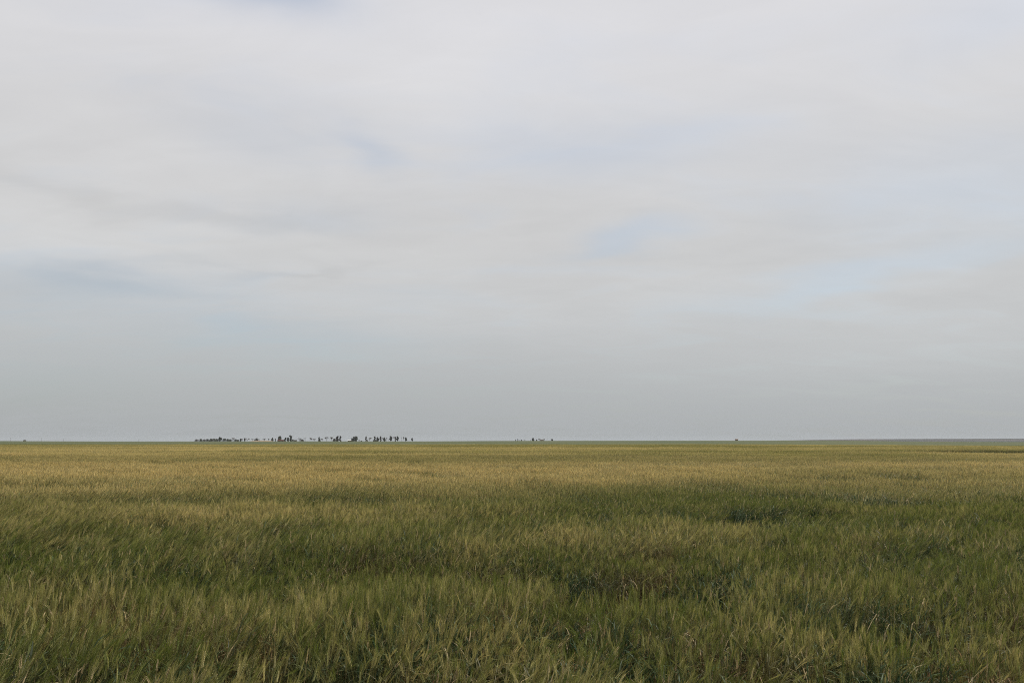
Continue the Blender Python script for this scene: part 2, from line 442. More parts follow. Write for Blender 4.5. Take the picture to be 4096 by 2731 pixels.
def ground_mat():
    m, nt, N, L = new_mat('farmland')
    out = N.new('ShaderNodeOutputMaterial'); b = principled(N, .9, .1)
    geo = N.new('ShaderNodeNewGeometry'); sp = N.new('ShaderNodeSeparateXYZ'); L.new(geo.outputs['Position'], sp.inputs[0])
    # soil close by
    n1 = N.new('ShaderNodeTexNoise'); n1.inputs['Scale'].default_value = 9; n1.inputs['Detail'].default_value = 8
    L.new(geo.outputs['Position'], n1.inputs['Vector'])
    soil = ramp(N, [(.3, (.14, .06, .03)), (.55, (.27, .13, .065)), (.8, (.42, .26, .16))]); L.new(n1.outputs['Fac'], soil.inputs[0])
    # far crops: blocks of green and fallow
    mp = N.new('ShaderNodeMapping'); mp.inputs['Scale'].default_value = (.0016, .0022, 0); mp.inputs['Rotation'].default_value = (0, 0, .12)
    L.new(geo.outputs['Position'], mp.inputs[0])
    vo = N.new('ShaderNodeTexVoronoi'); vo.distance = 'CHEBYCHEV'; vo.inputs['Scale'].default_value = 1; vo.inputs['Randomness'].default_value = .8
    L.new(mp.outputs[0], vo.inputs['Vector'])
    sv = N.new('ShaderNodeSeparateColor'); L.new(vo.outputs['Color'], sv.inputs[0])
    crop = ramp(N, [(0, (.035, .055, .03)), (.2, (.085, .11, .055)), (.5, (.11, .12, .06)), (.7, (.06, .085, .045)), (.85, (.16, .13, .085)), (.94, (.25, .2, .14))], 'CONSTANT')
    L.new(sv.outputs[0], crop.inputs[0])
    # the green crop strip just past the wheat
    n2 = N.new('ShaderNodeTexNoise'); n2.inputs['Scale'].default_value = .012; n2.inputs['Detail'].default_value = 4
    L.new(geo.outputs['Position'], n2.inputs['Vector'])
    strip = ramp(N, [(.3, (.065, .082, .040)), (.7, (.10, .105, .05))]); L.new(n2.outputs['Fac'], strip.inputs[0])
    f1 = N.new('ShaderNodeMapRange'); f1.inputs[1].default_value = 1150; f1.inputs[2].default_value = 1250; L.new(sp.outputs['Y'], f1.inputs[0])
    mx1 = N.new('ShaderNodeMix'); mx1.data_type = 'RGBA'; L.new(f1.outputs[0], mx1.inputs[0]); L.new(strip.outputs[0], mx1.inputs[6]); L.new(crop.outputs[0], mx1.inputs[7])
    f2 = N.new('ShaderNodeMapRange'); f2.inputs[1].default_value = 100; f2.inputs[2].default_value = 125; L.new(sp.outputs['Y'], f2.inputs[0])
    mx2 = N.new('ShaderNodeMix'); mx2.data_type = 'RGBA'; L.new(f2.outputs[0], mx2.inputs[0]); L.new(soil.outputs[0], mx2.inputs[6]); L.new(mx1.outputs[2], mx2.inputs[7])
    L.new(mx2.outputs[2], b.inputs['Base Color'])
    bp = N.new('ShaderNodeBump'); bp.inputs['Strength'].default_value = .6; bp.inputs['Distance'].default_value = .04
    L.new(n1.outputs['Fac'], bp.inputs['Height']); L.new(bp.outputs[0], b.inputs['Normal'])
    L.new(b.outputs[0], out.inputs[0]); return m

ys = [-60, -30, -10, -4, 0] + list(np.linspace(2, 60, 40)) + list(np.geomspace(63, 10000, 170))
us = list(np.linspace(-1.25, 1.25, 90))
g = sheet('ground', ys, us, terrain, ground_mat())

# distant low hills on the right
def hills_mat():
    m, nt, N, L = new_mat('distant_prairie')
    out = N.new('ShaderNodeOutputMaterial'); b = principled(N, .95, .05)
    geo = N.new('ShaderNodeNewGeometry'); mp = N.new('ShaderNodeMapping'); mp.inputs['Scale'].default_value = (.0012, .0006, .10)
    L.new(geo.outputs['Position'], mp.inputs[0])
    n = N.new('ShaderNodeTexNoise'); n.inputs['Scale'].default_value = 1; n.inputs['Detail'].default_value = 5; L.new(mp.outputs[0], n.inputs['Vector'])
    r = ramp(N, [(.3, (.025, .032, .024)), (.5, (.04, .036, .032)), (.64, (.09, .065, .055)), (.75, (.025, .034, .022))]); L.new(n.outputs['Fac'], r.inputs[0])
    L.new(r.outputs[0], b.inputs['Base Color']); L.new(b.outputs[0], out.inputs[0]); return m
def hillz(x, y):
    u = x / y
    top = np.interp(u, [.30, .36, .42, .50, .64, .9, 1.2], [1763.5, 1760.0, 1756.2, 1755, 1753.2, 1752.5, 1755])
    s = np.interp(top, [1750, 1770], [slope(1750), slope(1770)])
    peak = EYE + s * 7400 + (fbm(x / 420, y * 0, 91) - .5) * 2.6
    prof = sstep(6000, 7400, y)
    base = terrain(x, y) - 1.0
    return base + np.maximum(peak - base, 0) * np.clip(prof, 0, 1)
def hill_sheet():
    ys = np.linspace(6000, 8300, 24); us = np.linspace(.30, 1.15, 90)
    X = np.array([[u * y for u in us] for y in ys]); Y = np.array([[y] * len(us) for y in ys]); Z = hillz(X, Y)
    m = len(us); vs = np.stack([X, Y, Z], 2).reshape(-1, 3)
    fs = [(i * m + j, i * m + j + 1, (i + 1) * m + j + 1, (i + 1) * m + j) for i in range(len(ys) - 1) for j in range(m - 1)]
    me = bpy.data.meshes.new('hills'); me.from_pydata(vs.tolist(), [], fs); me.materials.append(hills_mat())
    for p in me.polygons: p.use_smooth = True
    o = bpy.data.objects.new('hills', me); COL.objects.link(o); o['kind'] = 'structure'
hill_sheet()

# ------------------------------------------------------------------ far trees, sheds and poles
def flat_mat(name, c1, c2, scale=1.2, rough=.8):
    m, nt, N, L = new_mat(name); out = N.new('ShaderNodeOutputMaterial'); b = principled(N, rough, .2)
    tc = N.new('ShaderNodeTexCoord'); n = N.new('ShaderNodeTexNoise'); n.inputs['Scale'].default_value = scale; n.inputs['Detail'].default_value = 4
    L.new(tc.outputs['Object'], n.inputs['Vector'])
    r = ramp(N, [(.35, c1), (.65, c2)]); L.new(n.outputs['Fac'], r.inputs[0]); L.new(r.outputs[0], b.inputs['Base Color'])
    L.new(b.outputs[0], out.inputs[0]); return m
M_BARK = flat_mat('bark', (.05, .04, .032), (.11, .09, .07))
M_TWIG = flat_mat('bare_twigs', (.13, .115, .105), (.21, .185, .17))  # twig and foliage colours from here are lightened and greyed, painting in distance haze
M_DARK = flat_mat('dark_foliage', (.08, .085, .075), (.13, .135, .11))
M_OLIVE = flat_mat('olive_foliage', (.08, .085, .06), (.14, .14, .095))
M_RUST = flat_mat('brown_foliage', (.085, .068, .055), (.13, .105, .085))
M_WOOD = flat_mat('weathered_wood', (.09, .075, .06), (.17, .14, .11))
M_REDWOOD = flat_mat('red_boards', (.07, .025, .02), (.11, .04, .03))
M_BROWN = flat_mat('brown_boards', (.16, .11, .08), (.24, .17, .12))
M_ROOF = flat_mat('pale_metal_roof', (.55, .54, .52), (.72, .71, .69), 1, .4)
M_DROOF = flat_mat('dark_shingles', (.05, .048, .045), (.09, .085, .08))
M_GLASS = flat_mat('window_glass', (.02, .025, .03), (.04, .045, .05), 1, .1)

def link(name, me, parent=None, loc=None):
    o = bpy.data.objects.new(name, me); COL.objects.link(o)
    if parent: o.parent = parent
    if loc is not None: o.location = loc
    return o
def thing(name, loc, label, cat, group=None, rz=0):
    o = bpy.data.objects.new(name, None); COL.objects.link(o); o.location = loc; o.rotation_euler = (0, 0, rz)
    o.empty_display_size = 1
    o['label'] = label; o['category'] = cat
    if group: o['group'] = group
    return o
def tmesh(name, V, Fc, mats, mi=None):
    me = bpy.data.meshes.new(name); me.from_pydata([tuple(v) for v in V], [], Fc)
    for m in mats: me.materials.append(m)
    if mi: me.polygons.foreach_set('material_index', mi)
    me.update(); return me
def tube(V, Fc, a, b, r0, r1, n=5):
    d = (b - a); 
    if d.length < 1e-5: return
    d.normalize(); s = d.cross(Vector((.3, .9, .2))).normalized(); t = d.cross(s); k = len(V)
    for p, r in ((a, r0), (b, r1)):
        for i in range(n):
            q = 2 * math.pi * i / n; V.append(p + s * math.cos(q) * r + t * math.sin(q) * r)
    for i in range(n): Fc.append((k + i, k + (i + 1) % n, k + n + (i + 1) % n, k + n + i))
def leafquad(V, Fc, p, s, rr):
    a = Vector((rr.gauss(0, 1), rr.gauss(0, 1), rr.gauss(0, 1))).normalized(); b = a.orthogonal().normalized(); c = a.cross(b)
    k = len(V); V += [p - b * s, p + c * s * .7, p + b * s, p - c * s * .7]; Fc.append((k, k + 1, k + 2, k + 3))

def grow(V, Fc, p, d, ln, r, depth, rr, tips, spread=.55):
    q = p + d * ln; tube(V, Fc, p, q, r, r * .65, 4)
    tips.append(q)
    if depth == 0: return
    for k in range(rr.choice([2, 3, 3])):
        nd = (d + Vector((rr.uniform(-1, 1), rr.uniform(-1, 1), rr.uniform(-.25, .6))) * spread).normalized()
        grow(V, Fc, q, nd, ln * rr.uniform(.6, .85), r * .6, depth - 1, rr, tips, spread)

def tree(px, top, w, base, kind, mat, label, dist=None, name=None, group=None):
    """px: photo column, top/base rows, w width in photo pixels"""
    rr = random.Random(int(px * 7 + top))
    d = dist or 1500 + rr.uniform(-70, 70)
    k = d / F                                     # metres per photo pixel
    u, s = ray(px, base); X = u * d
    z0 = float(terrain(X, d)) - .45; H = max(1.6, (base - top) * k); W = max(1.2, w * k * (1.3 if kind == 'bush' else 1.08))
    nm = {'bush': 'bush', 'bare': 'bare_tree', 'conifer': 'conifer_tree', 'snag': 'dead_tree'}.get(kind, 'leafy_tree')
    zt = EYE + ray(px, top)[1] * d
    H = max(H * .85, zt - z0)
    t = thing(name or nm, (X, d, z0), label, 'bush' if kind == 'bush' else 'tree', group)
    V, Fc = [], []; tips = []
    if kind in ('bare', 'snag'):
        n0 = rr.choice([2, 3]) if kind == 'bare' else 1
        tube(V, Fc, Vector((0, 0, -.3)), Vector((0, 0, H * .22)), .022 * H, .017 * H, 6)
        link('trunk', tmesh('trunk', V, Fc, [M_BARK]), t)
        V, Fc = [], []
        for q in range(n0 + 1):
            dv = Vector((rr.uniform(-.5, .5), rr.uniform(-.5, .5), 1)).normalized()
            grow(V, Fc, Vector((0, 0, H * .2)), dv, H * .24, .018 * H, 3 if kind == 'bare' else 2, rr, tips, .5)
        # fine twigs
        if kind == 'bare':
            for tp in tips:
                for q in range(3):
                    dv = Vector((rr.uniform(-1, 1), rr.uniform(-1, 1), rr.uniform(-.2, 1))).normalized()
                    tube(V, Fc, tp, tp + dv * H * rr.uniform(.07, .14), .010 * H, .004 * H, 3)
        mx = max(v.x for v in V); mn = min(v.x for v in V); mz = max(v.z for v in V)
        sx = W / max(.5, mx - mn); sz = H / mz
        V = [Vector((v.x * sx, v.y * sx, v.z * sz)) for v in V]
        link('branches', tmesh('branches', V, Fc, [mat]), t)
        return t
    clear = {'round': .02, 'column': .02, 'conifer': .0, 'bush': .0, 'lolly': .2, 'table': .25}[kind]
    if kind != 'bush' or True:
        tube(V, Fc, Vector((0, 0, -.3)), Vector((0, 0, H * .55)), .038 * H, .026 * H, 6)
        tube(V, Fc, Vector((0, 0, H * .55)), Vector((rr.uniform(-.03, .03) * H, 0, H * .9)), .018 * H, .006 * H, 5)
        for q in range(6):
            a = rr.uniform(0, 6.28); z = H * rr.uniform(max(clear, .1), .75)
            p = Vector((0, 0, z)); e = p + Vector((math.cos(a) * W * .36, math.sin(a) * W * .36, H * .10))
            tube(V, Fc, p, e, .010 * H, .004 * H, 4)
        link('trunk' if kind != 'bush' else 'stem', tmesh('trunk', V, Fc, [M_BARK]), t)
    V, Fc = [], []
    lobes = []
    z0c, z1c = clear * H, H
    nl = {'bush': 9, 'round': 12, 'column': 8, 'conifer': 10, 'lolly': 9, 'table': 8}[kind]
    for q in range(nl):
        f = (q + rr.random()) / nl; z = z0c + (z1c - z0c) * f
        prof = {'bush': math.sqrt(max(.08, 1 - f ** 2)) * 1.1, 'round': math.sin(math.pi * (.12 + .8 * f)) ** .7,
                'column': .9 - .35 * abs(f - .5), 'conifer': 1.05 - .9 * f, 'lolly': math.sin(math.pi * (.15 + .75 * f)) ** .5, 'table': .6 + .4 * f}[kind]
        rad = W * .5 * prof; a = rr.uniform(0, 6.28); off = rad * rr.uniform(.25, .6)
        lr = max(rad * .62, H * .08)
        lobes.append((Vector((math.cos(a) * off, math.sin(a) * off, min(z, H - lr * .6))), lr))
    ls = max(.2, min(.6, H * .05))
    for (c, lr) in lobes:
        cnt = int(min(220, 40 + 16 * (lr / ls) ** 2))
        for q in range(cnt):
            v = Vector((rr.gauss(0, 1), rr.gauss(0, 1), rr.gauss(0, .8))).normalized() * lr * rr.uniform(.45, 1.08)
            p = c + v; p.z = max(p.z, .1); leafquad(V, Fc, p, ls * rr.uniform(.7, 1.4), rr)
    link('crown' if kind != 'bush' else 'foliage', tmesh('crown', V, Fc, [mat]), t)
    return t

GW = 'trees of the long windbreak row at the farmstead'
GF = 'trees scattered round the farmstead'
GE = 'trees in the thin row right of the farmstead'
GC = 'small trees of the distant clump right of centre'
D, O, B, T = M_DARK, M_OLIVE, M_RUST, M_TWIG
rows = [
 # windbreak row, left to right
 (787, 1757, 17, 1765, 'bush', B, 'low brown bush at the left end of the windbreak row', GW),
 (804, 1755.5, 13, 1765, 'bush', O, 'rounded olive bush, second from the left end of the windbreak', GW),
 (817, 1757, 13, 1765, 'bush', B, 'low brown bush between the second and fourth windbreak bushes', GW),
 (831, 1756, 14, 1765, 'bush', D, 'dark bush, fourth from the left end of the windbreak', GW),
 (843, 1754.5, 13, 1765, 'bush', O, 'upright olive bush, fifth from the left end of the windbreak', GW),
 (856, 1754.5, 16, 1765, 'bush', O, 'broad olive bush just left of the windbreak tree that stands highest', GW),
 (868, 1755, 13, 1765, 'bush', D, 'dark bush touching the left foot of the tallest windbreak tree', GW),
 (880, 1748.5, 13, 1765, 'lolly', O, 'tallest olive tree rising from the middle of the dense windbreak row', GW),
 (897, 1754, 17, 1765, 'bush', D, 'wide dark bush just right of the tallest windbreak tree', GW),
 (911, 1755.5, 14, 1765, 'bush', O, 'olive bush between the wide dark bush and the bare windbreak tree', GW),
 (921, 1756.5, 12, 1765, 'bush', D, 'low dark bush at the left foot of the bare windbreak tree', GW),
 (930, 1749.5, 14, 1765, 'bare', T, 'bare forked tree standing over the right half of the windbreak row', GW),
 (942, 1756.5, 13, 1765, 'bush', D, 'low dark bush, second from the right end of the windbreak', GW),
 (952, 1758.5, 10, 1765, 'bush', O, 'smallest olive bush closing the right end of the windbreak', GW),
 # loose trees
 (963, 1754, 10, 1764.5, 'column', D, 'thin dark tree just past the right end of the windbreak', GF),
 (969, 1754, 9, 1764.5, 'bare', T, 'pale bare sapling leaning on the thin dark tree past the windbreak', GF),
 (978, 1751.5, 7, 1764.5, 'lolly', B, 'small tree with a ball of brown leaves left of a tangled bare tree', GF),
 (988, 1751.5, 22, 1764.5, 'bare', T, 'wide tangled bare tree left of the twin dark evergreens', GF),
 (1010, 1753, 11, 1763, 'bare', T, 'pale bare tree between the tangled tree and the dark evergreens', GF),
 (1020, 1752.5, 7, 1761.5, 'conifer', D, 'left of the twin dark evergreens above the tan earth bank', GF),
 (1028, 1752, 10, 1761.5, 'round', D, 'rounder right one of the twin dark evergreens above the tan bank', GF),
 (1038, 1755, 8, 1762, 'bare', T, 'small bare tree at the right foot of the twin dark evergreens', GF),
 (1058, 1752.5, 13, 1762, 'bare', T, 'faint bare tree standing alone on the tan earth bank', GF),
 (1074, 1752.5, 9, 1762, 'bare', T, 'narrow faint bare tree on the tan bank beside the olive cone tree', GF),
 (1089, 1749.5, 14, 1764, 'conifer', O, 'olive cone shaped tree at the right end of the tan bank', GF),
 (1101, 1754, 5, 1764.5, 'column', B, 'slim brown sapling between the cone tree and the red barn', GF),
 (1119, 1744.5, 15, 1763, 'round', O, 'large round crowned tree behind the dark red barn', GF),
 (1141, 1749.5, 9, 1765, 'column', O, 'slim tree right of the dark red barn', GF),
 (1151, 1749.5, 11, 1765, 'round', D, 'dark round tree just left of the tallest farm tree', GF),
 (1162, 1740.5, 12, 1764, 'column', O, 'tallest farm tree with a broad straight topped column crown', GF),
 (1170, 1757, 12, 1765, 'bush', O, 'low olive bush at the right foot of the tallest farm tree', GF),
 (1198, 1751, 16, 1765, 'bare', B, 'brown thicket like bare tree right of the small hut', GF),
 (1208, 1757, 12, 1765, 'bush', B, 'low brown bush at the right foot of the brown thicket tree', GF),
 (1221, 1747.5, 13, 1765, 'snag', T, 'thin tall dead tree with few upright branches', GF),
 (1240, 1749.5, 10, 1765, 'bare', T, 'leftmost of the three bare trees before the dark cone tree', GF),
 (1248, 1752, 9, 1765, 'bare', T, 'shorter middle one of three bare trees before the dark cone tree', GF),
 (1257, 1753, 13, 1765, 'bare', T, 'wide rightmost of three bare trees before the dark cone tree', GF),
 (1276, 1747.5, 14, 1765, 'conifer', D, 'dark cone shaped tree in the middle of the farm trees', GF),
 (1289, 1753, 11, 1765, 'bare', T, 'low bare tree at the right foot of the dark cone tree', GF),
 (1306, 1746, 16, 1765, 'bare', B, 'broad brown half leafed tree, first right of the dark cone tree', GF),
 (1325, 1746.5, 18, 1765, 'bare', B, 'widest brown half leafed tree with a spreading crown', GF),
 (1337, 1754, 11, 1765, 'bush', B, 'brown bush between the widest brown tree and the twin tall trees', GF),
 (1350, 1743.5, 13, 1765, 'round', B, 'left one of the twin tall leafy trees by the empty gap', GF),
 (1360.5, 1743.5, 10, 1765, 'column', B, 'right one of the twin tall leafy trees by the empty gap', GF),
 (1408, 1750, 11, 1765, 'conifer', D, 'dark cone tree at the right end of the white roofed shed', GF),
 (1415, 1745, 9, 1765, 'round', D, 'dark tall tree between the cone tree and the big broad tree', GF),
 (1423, 1744.5, 14, 1765, 'round', O, 'biggest broad olive tree of the isolated group by the white roofed shed', GF),
 (1436, 1757, 4, 1765, 'column', B, 'tiny upright sapling right of the big broad olive tree', GF),
 (1445, 1762, 6, 1765, 'bush', D, 'tiny dark bush alone in the gap after the big broad tree', GF),
 # thin row
 (1464, 1745, 8, 1763, 'column', B, 'narrow column tree at the left end of the thin row', GE),
 (1469, 1759, 4, 1764, 'bush', B, 'tiny bush at the right foot of the narrow column tree', GE),
 (1476, 1748.5, 15, 1764.5, 'bare', T, 'pale bare tree with a spread fork, second in the thin row', GE),
 (1499, 1744.5, 8, 1763, 'column', D, 'column tree above the left end of the dark low shed', GE),
 (1510, 1748.5, 12, 1763, 'round', D, 'round dark tree above the right end of the dark low shed', GE),
 (1523, 1744, 9, 1763, 'column', B, 'tall narrow tree, first right of the dark low shed', GE),
 (1529, 1749, 6, 1764, 'bare', T, 'thin bare tree close against the tall narrow tree by the shed', GE),
 (1538, 1748.5, 10, 1762.5, 'round', D, 'dark cone topped tree midway in the thin row', GE),
 (1546, 1748, 6, 1764, 'bare', T, 'pale bare tree just right of the dark cone topped tree', GE),
 (1553, 1754, 4, 1765, 'snag', T, 'short leafless stump standing alone in the thin row', GE),
 (1563, 1743.8, 11, 1762.5, 'lolly', D, 'tall round headed tree just right of the short leafless stump', GE),
 (1577, 1745, 8, 1763, 'bare', T, 'bare tree at the left of a tight group of three', GE),
 (1582, 1745.5, 5, 1763, 'column', B, 'slim middle tree of the tight group of three', GE),
 (1589.5, 1744.3, 10, 1762.5, 'lolly', D, 'dark leafy tree at the right of the tight group of three', GE),
 (1606, 1746, 6, 1765, 'snag', T, 'left one of two thin pale bare trees near the row end', GE),
 (1612.5, 1746, 7, 1765, 'bare', T, 'right one of two thin pale bare trees near the row end', GE),
 (1624, 1748.8, 9, 1762.5, 'lolly', D, 'dark ball crowned tree, last but one in the thin row', GE),
 (1648.5, 1751.5, 7, 1763.5, 'lolly', D, 'small lone tree at the right end of the thin row', GE),
]
for (px, tp, w, bs, kd, mt, lb, gr) in rows: tree(px, tp, w, bs, kd, mt, lb, group=gr)
clump = [
 (2063, 1757.5, 4, 1763.5, 'column', D, 'short dark sapling at the far left of the clump near centre'),
 (2071, 1755, 4.5, 1763.5, 'column', D, 'taller dark sapling, second from the left of the clump'),
 (2079, 1759, 7, 1763, 'bare', T, 'faint low bare bush between the saplings and the tiny dark tree'),
 (2086, 1758, 4, 1763, 'lolly', D, 'tiny dark tree left of the pale thicket in the clump'),
 (2098, 1756, 9, 1763, 'bare', T, 'pale rounded bare thicket in the left half of the clump'),
 (2121, 1759, 6, 1763, 'bare', T, 'faint low bare bush at the left foot of the largest clump tree'),
 (2132, 1751.5, 11, 1762, 'round', D, 'largest dark tree of the distant clump near centre'),
 (2146, 1757, 6, 1762, 'lolly', D, 'small dark tree just right of the largest clump tree'),
 (2158, 1753.5, 12, 1762, 'bare', T, 'wide pale bare tree left of the low grey shed'),
 (2178, 1754, 8, 1762, 'bare', T, 'pale bare tree at the right end of the low grey shed'),
 (2187, 1751.5, 4, 1762, 'snag', T, 'thin upright dead tree at the right end of the clump'),
]
for (px, tp, w, bs, kd, mt, lb) in clump: tree(px, tp, w, bs, kd, mt, lb, dist=1900 + (px * 13 % 60), group=GC)
tree(2208, 1756, 9, 1761.5, 'table', D, 'lone dark flat topped shrub tree right of the distant clump', dist=1250)

# ---- small buildings
def box(V, Fc, x0, x1, y0, y1, z0, z1):
    k = len(V)
    V += [Vector(p) for p in ((x0, y0, z0), (x1, y0, z0), (x1, y1, z0), (x0, y1, z0), (x0, y0, z1), (x1, y0, z1), (x1, y1, z1), (x0, y1, z1))]
    Fc += [(k, k + 3, k + 2, k + 1), (k + 4, k + 5, k + 6, k + 7), (k, k + 1, k + 5, k + 4), (k + 1, k + 2, k + 6, k + 5), (k + 2, k + 3, k + 7, k + 6), (k + 3, k, k + 4, k + 7)]
def shed(name, px, w, top, base, d, wall, roof, label, cat, rz=0.0, nwin=2, pitch=.4, gable_front=False):
    k = d / F; u, _ = ray(px, base); X = u * d; z0 = float(terrain(X, d))
    zt = EYE + ray(px, top)[1] * d; H = max(zt - z0, 2.2); W = w * k; DP = max(W * .55, 4)
    t = thing(name, (X, d, z0), label, cat, None, rz)
    hw = H * (1 - pitch)
    V, Fc = [], []; box(V, Fc, -W / 2, W / 2, 0, DP, -.5, hw)
    q = len(V)
    if gable_front:
        V += [Vector((-W / 2, 0, hw)), Vector((W / 2, 0, hw)), Vector((0, 0, H)), Vector((-W / 2, DP, hw)), Vector((W / 2, DP, hw)), Vector((0, DP, H))]
    else:
        V += [Vector((-W / 2, 0, hw)), Vector((-W / 2, DP, hw)), Vector((-W / 2, DP / 2, H)), Vector((W / 2, 0, hw)), Vector((W / 2, DP, hw)), Vector((W / 2, DP / 2, H))]
    Fc += [(q, q + 1, q + 2), (q + 3, q + 5, q + 4)]
    link('wall', tmesh('wall', V, Fc, [wall]), t)
    V, Fc = [], []; e = .35; th = .18
    def slab(a, b, c, dd):
        kk = len(V); up = Vector((0, 0, th)); V.extend([a, b, c, dd, a + up, b + up, c + up, dd + up])
        Fc.extend([(kk, kk + 3, kk + 2, kk + 1), (kk + 4, kk + 5, kk + 6, kk + 7), (kk, kk + 1, kk + 5, kk + 4), (kk + 1, kk + 2, kk + 6, kk + 5), (kk + 2, kk + 3, kk + 7, kk + 6), (kk + 3, kk, kk + 4, kk + 7)])
    o = .02
    if gable_front:
        sl = (H - hw) / (W / 2)
        slab(Vector((-W / 2 - e, -e, hw - e * sl + o)), Vector((0, -e, H + o)), Vector((0, DP + e, H + o)), Vector((-W / 2 - e, DP + e, hw - e * sl + o)))
        slab(Vector((0.004, -e, H + o)), Vector((W / 2 + e, -e, hw - e * sl + o)), Vector((W / 2 + e, DP + e, hw - e * sl + o)), Vector((0.004, DP + e, H + o)))
    else:
        sl = (H - hw) / (DP / 2)
        slab(Vector((-W / 2 - e, -e, hw - e * sl + o)), Vector((W / 2 + e, -e, hw - e * sl + o)), Vector((W / 2 + e, DP / 2, H + o)), Vector((-W / 2 - e, DP / 2, H + o)))
        slab(Vector((-W / 2 - e, DP / 2 + .004, H + o)), Vector((W / 2 + e, DP / 2 + .004, H + o)), Vector((W / 2 + e, DP + e, hw - e * sl + o)), Vector((-W / 2 - e, DP + e, hw - e * sl + o)))
    link('roof', tmesh('roof', V, Fc, [roof]), t)
    V, Fc = [], []; box(V, Fc, -.5, .5, -.06, .0 - .003, 0, min(2.0, hw * .85)); link('door', tmesh('door', V, Fc, [M_WOOD]), t)
    for i in range(nwin):
        x = -W * .32 + i * W * .64 / max(1, nwin - 1)
        V, Fc = [], []; box(V, Fc, x - .45, x + .45, -.05, -.003, hw * .4, hw * .78); link('window', tmesh('window', V, Fc, [M_GLASS]), t)
    return t
shed('barn', 1121, 23, 1758.3, 1765, 1440, M_REDWOOD, M_REDWOOD, 'low dark red barn under the large round crowned tree', 'barn')
shed('hut', 1180, 11, 1761.5, 1765, 1450, M_WOOD, M_DROOF, 'small low wooden hut right of the tallest farm tree', 'hut', nwin=0)
shed('shed', 1397, 13, 1759.5, 1765, 1440, M_BROWN, M_ROOF, 'low brown shed with a white roof left of the isolated tree group', 'shed')
shed('shed', 1502, 20, 1760, 1765, 1440, M_WOOD, M_DROOF, 'long low dark shed under the column and round trees', 'shed')
shed('shed', 2168, 14, 1757, 1762.5, 1930, M_WOOD, M_WOOD, 'low grey shed among bare trees in the distant clump', 'shed')
shed('shed', 2948, 8.5, 1757, 1761.5, 1150, M_BROWN, M_BROWN, 'lone small brown hut on the horizon right of centre', 'hut', nwin=0, pitch=.25)
shed('shed', 96, 7, 1759.5, 1764, 1500, M_BROWN, M_DROOF, 'lone small gabled hut on the horizon at the far left', 'hut', nwin=0, pitch=.55, gable_front=True)

# tan earth bank by the farm
def bank():
    d = 1465; u0 = ray(998, 1764)[0] * d; u1 = ray(1094, 1764)[0] * d; n = 24
    V, Fc = [], []; cx = (u0 + u1) / 2; hw = (u1 - u0) / 2; z0 = float(terrain(cx, d))
    rws = 6
    for i in range(n + 1):
        f = i / n * 2 - 1
        for j in range(rws + 1):
            g_ = j / rws * 2 - 1
            h = 1.7 * max(0, 1 - abs(f) ** 2.5) * max(0, 1 - g_ * g_) + .12 * random.random()
            V.append(Vector((f * hw, g_ * 14, h - .25)))
    for i in range(n):
        for j in range(rws): a = i * (rws + 1) + j; Fc.append((a, a + rws + 1, a + rws + 2, a + 1))
    o = link('earth_bank', tmesh('earth_bank', V, Fc, [flat_mat('dry_earth', (.24, .17, .11), (.34, .25, .17))]), None, (cx, d, z0))
    o['kind'] = 'structure'
bank()

# ---- utility poles
def pole(px, top, d, label):
    u, _ = ray(px, 1764); X = u * d; z0 = float(terrain(X, d)); H = EYE + ray(px, top)[1] * d - z0
    H = max(H, 7.5)
    t = thing('utility_pole', (X, d, z0), label, 'utility pole', 'utility poles along the horizon')
    V, Fc = [], []; tube(V, Fc, Vector((0, 0, -.5)), Vector((0, 0, H)), .20, .14, 8); link('post', tmesh('post', V, Fc, [M_WOOD]), t)
    V, Fc = [], []; box(V, Fc, -1.2, 1.2, .16, .30, H - .75, H - .6); link('crossarm', tmesh('crossarm', V, Fc, [M_WOOD]), t)
    for x in (-1.05, 0, 1.05):
        V, Fc = [], []; z = H - .6 if x else H; tube(V, Fc, Vector((x, .23 if x else 0, z)), Vector((x, .23 if x else 0, z + .22)), .06, .04, 6)
        link('insulator', tmesh('insulator', V, Fc, [M_GLASS]), t)
pole(41, 1750, 1900, 'leftmost utility pole, left of the small gabled hut')
pole(166, 1750, 1900, 'utility pole first to the right of the small gabled hut')
pole(254, 1753, 2050, 'faint utility pole in the wide gap, third from the left edge')
pole(555, 1754, 2200, 'faint utility pole alone in the gap left of the windbreak, fourth from left')
pole(700, 1756, 2350, 'short faint utility pole nearest the left end of the windbreak')
pole(1804, 1755, 2300, 'faint utility pole alone between the farm trees and the clump near centre')

# ------------------------------------------------------------------ haze
def haze():
    V, Fc = [], []; box(V, Fc, -13000, 13000, -80, 10500, -32, 24)
    m, nt, N, L = new_mat('haze_air'); out = N.new('ShaderNodeOutputMaterial')
    pv = N.new('ShaderNodeVolumePrincipled'); pv.inputs['Color'].default_value = (.66, .70, .78, 1)
    pv.inputs['Density'].default_value = HAZE; pv.inputs['Anisotropy'].default_value = .1
    L.new(pv.outputs[0], out.inputs['Volume'])
    o = link('haze', tmesh('haze', V, Fc, [m])); o['kind'] = 'stuff'
HAZE = 4.2e-5
haze()

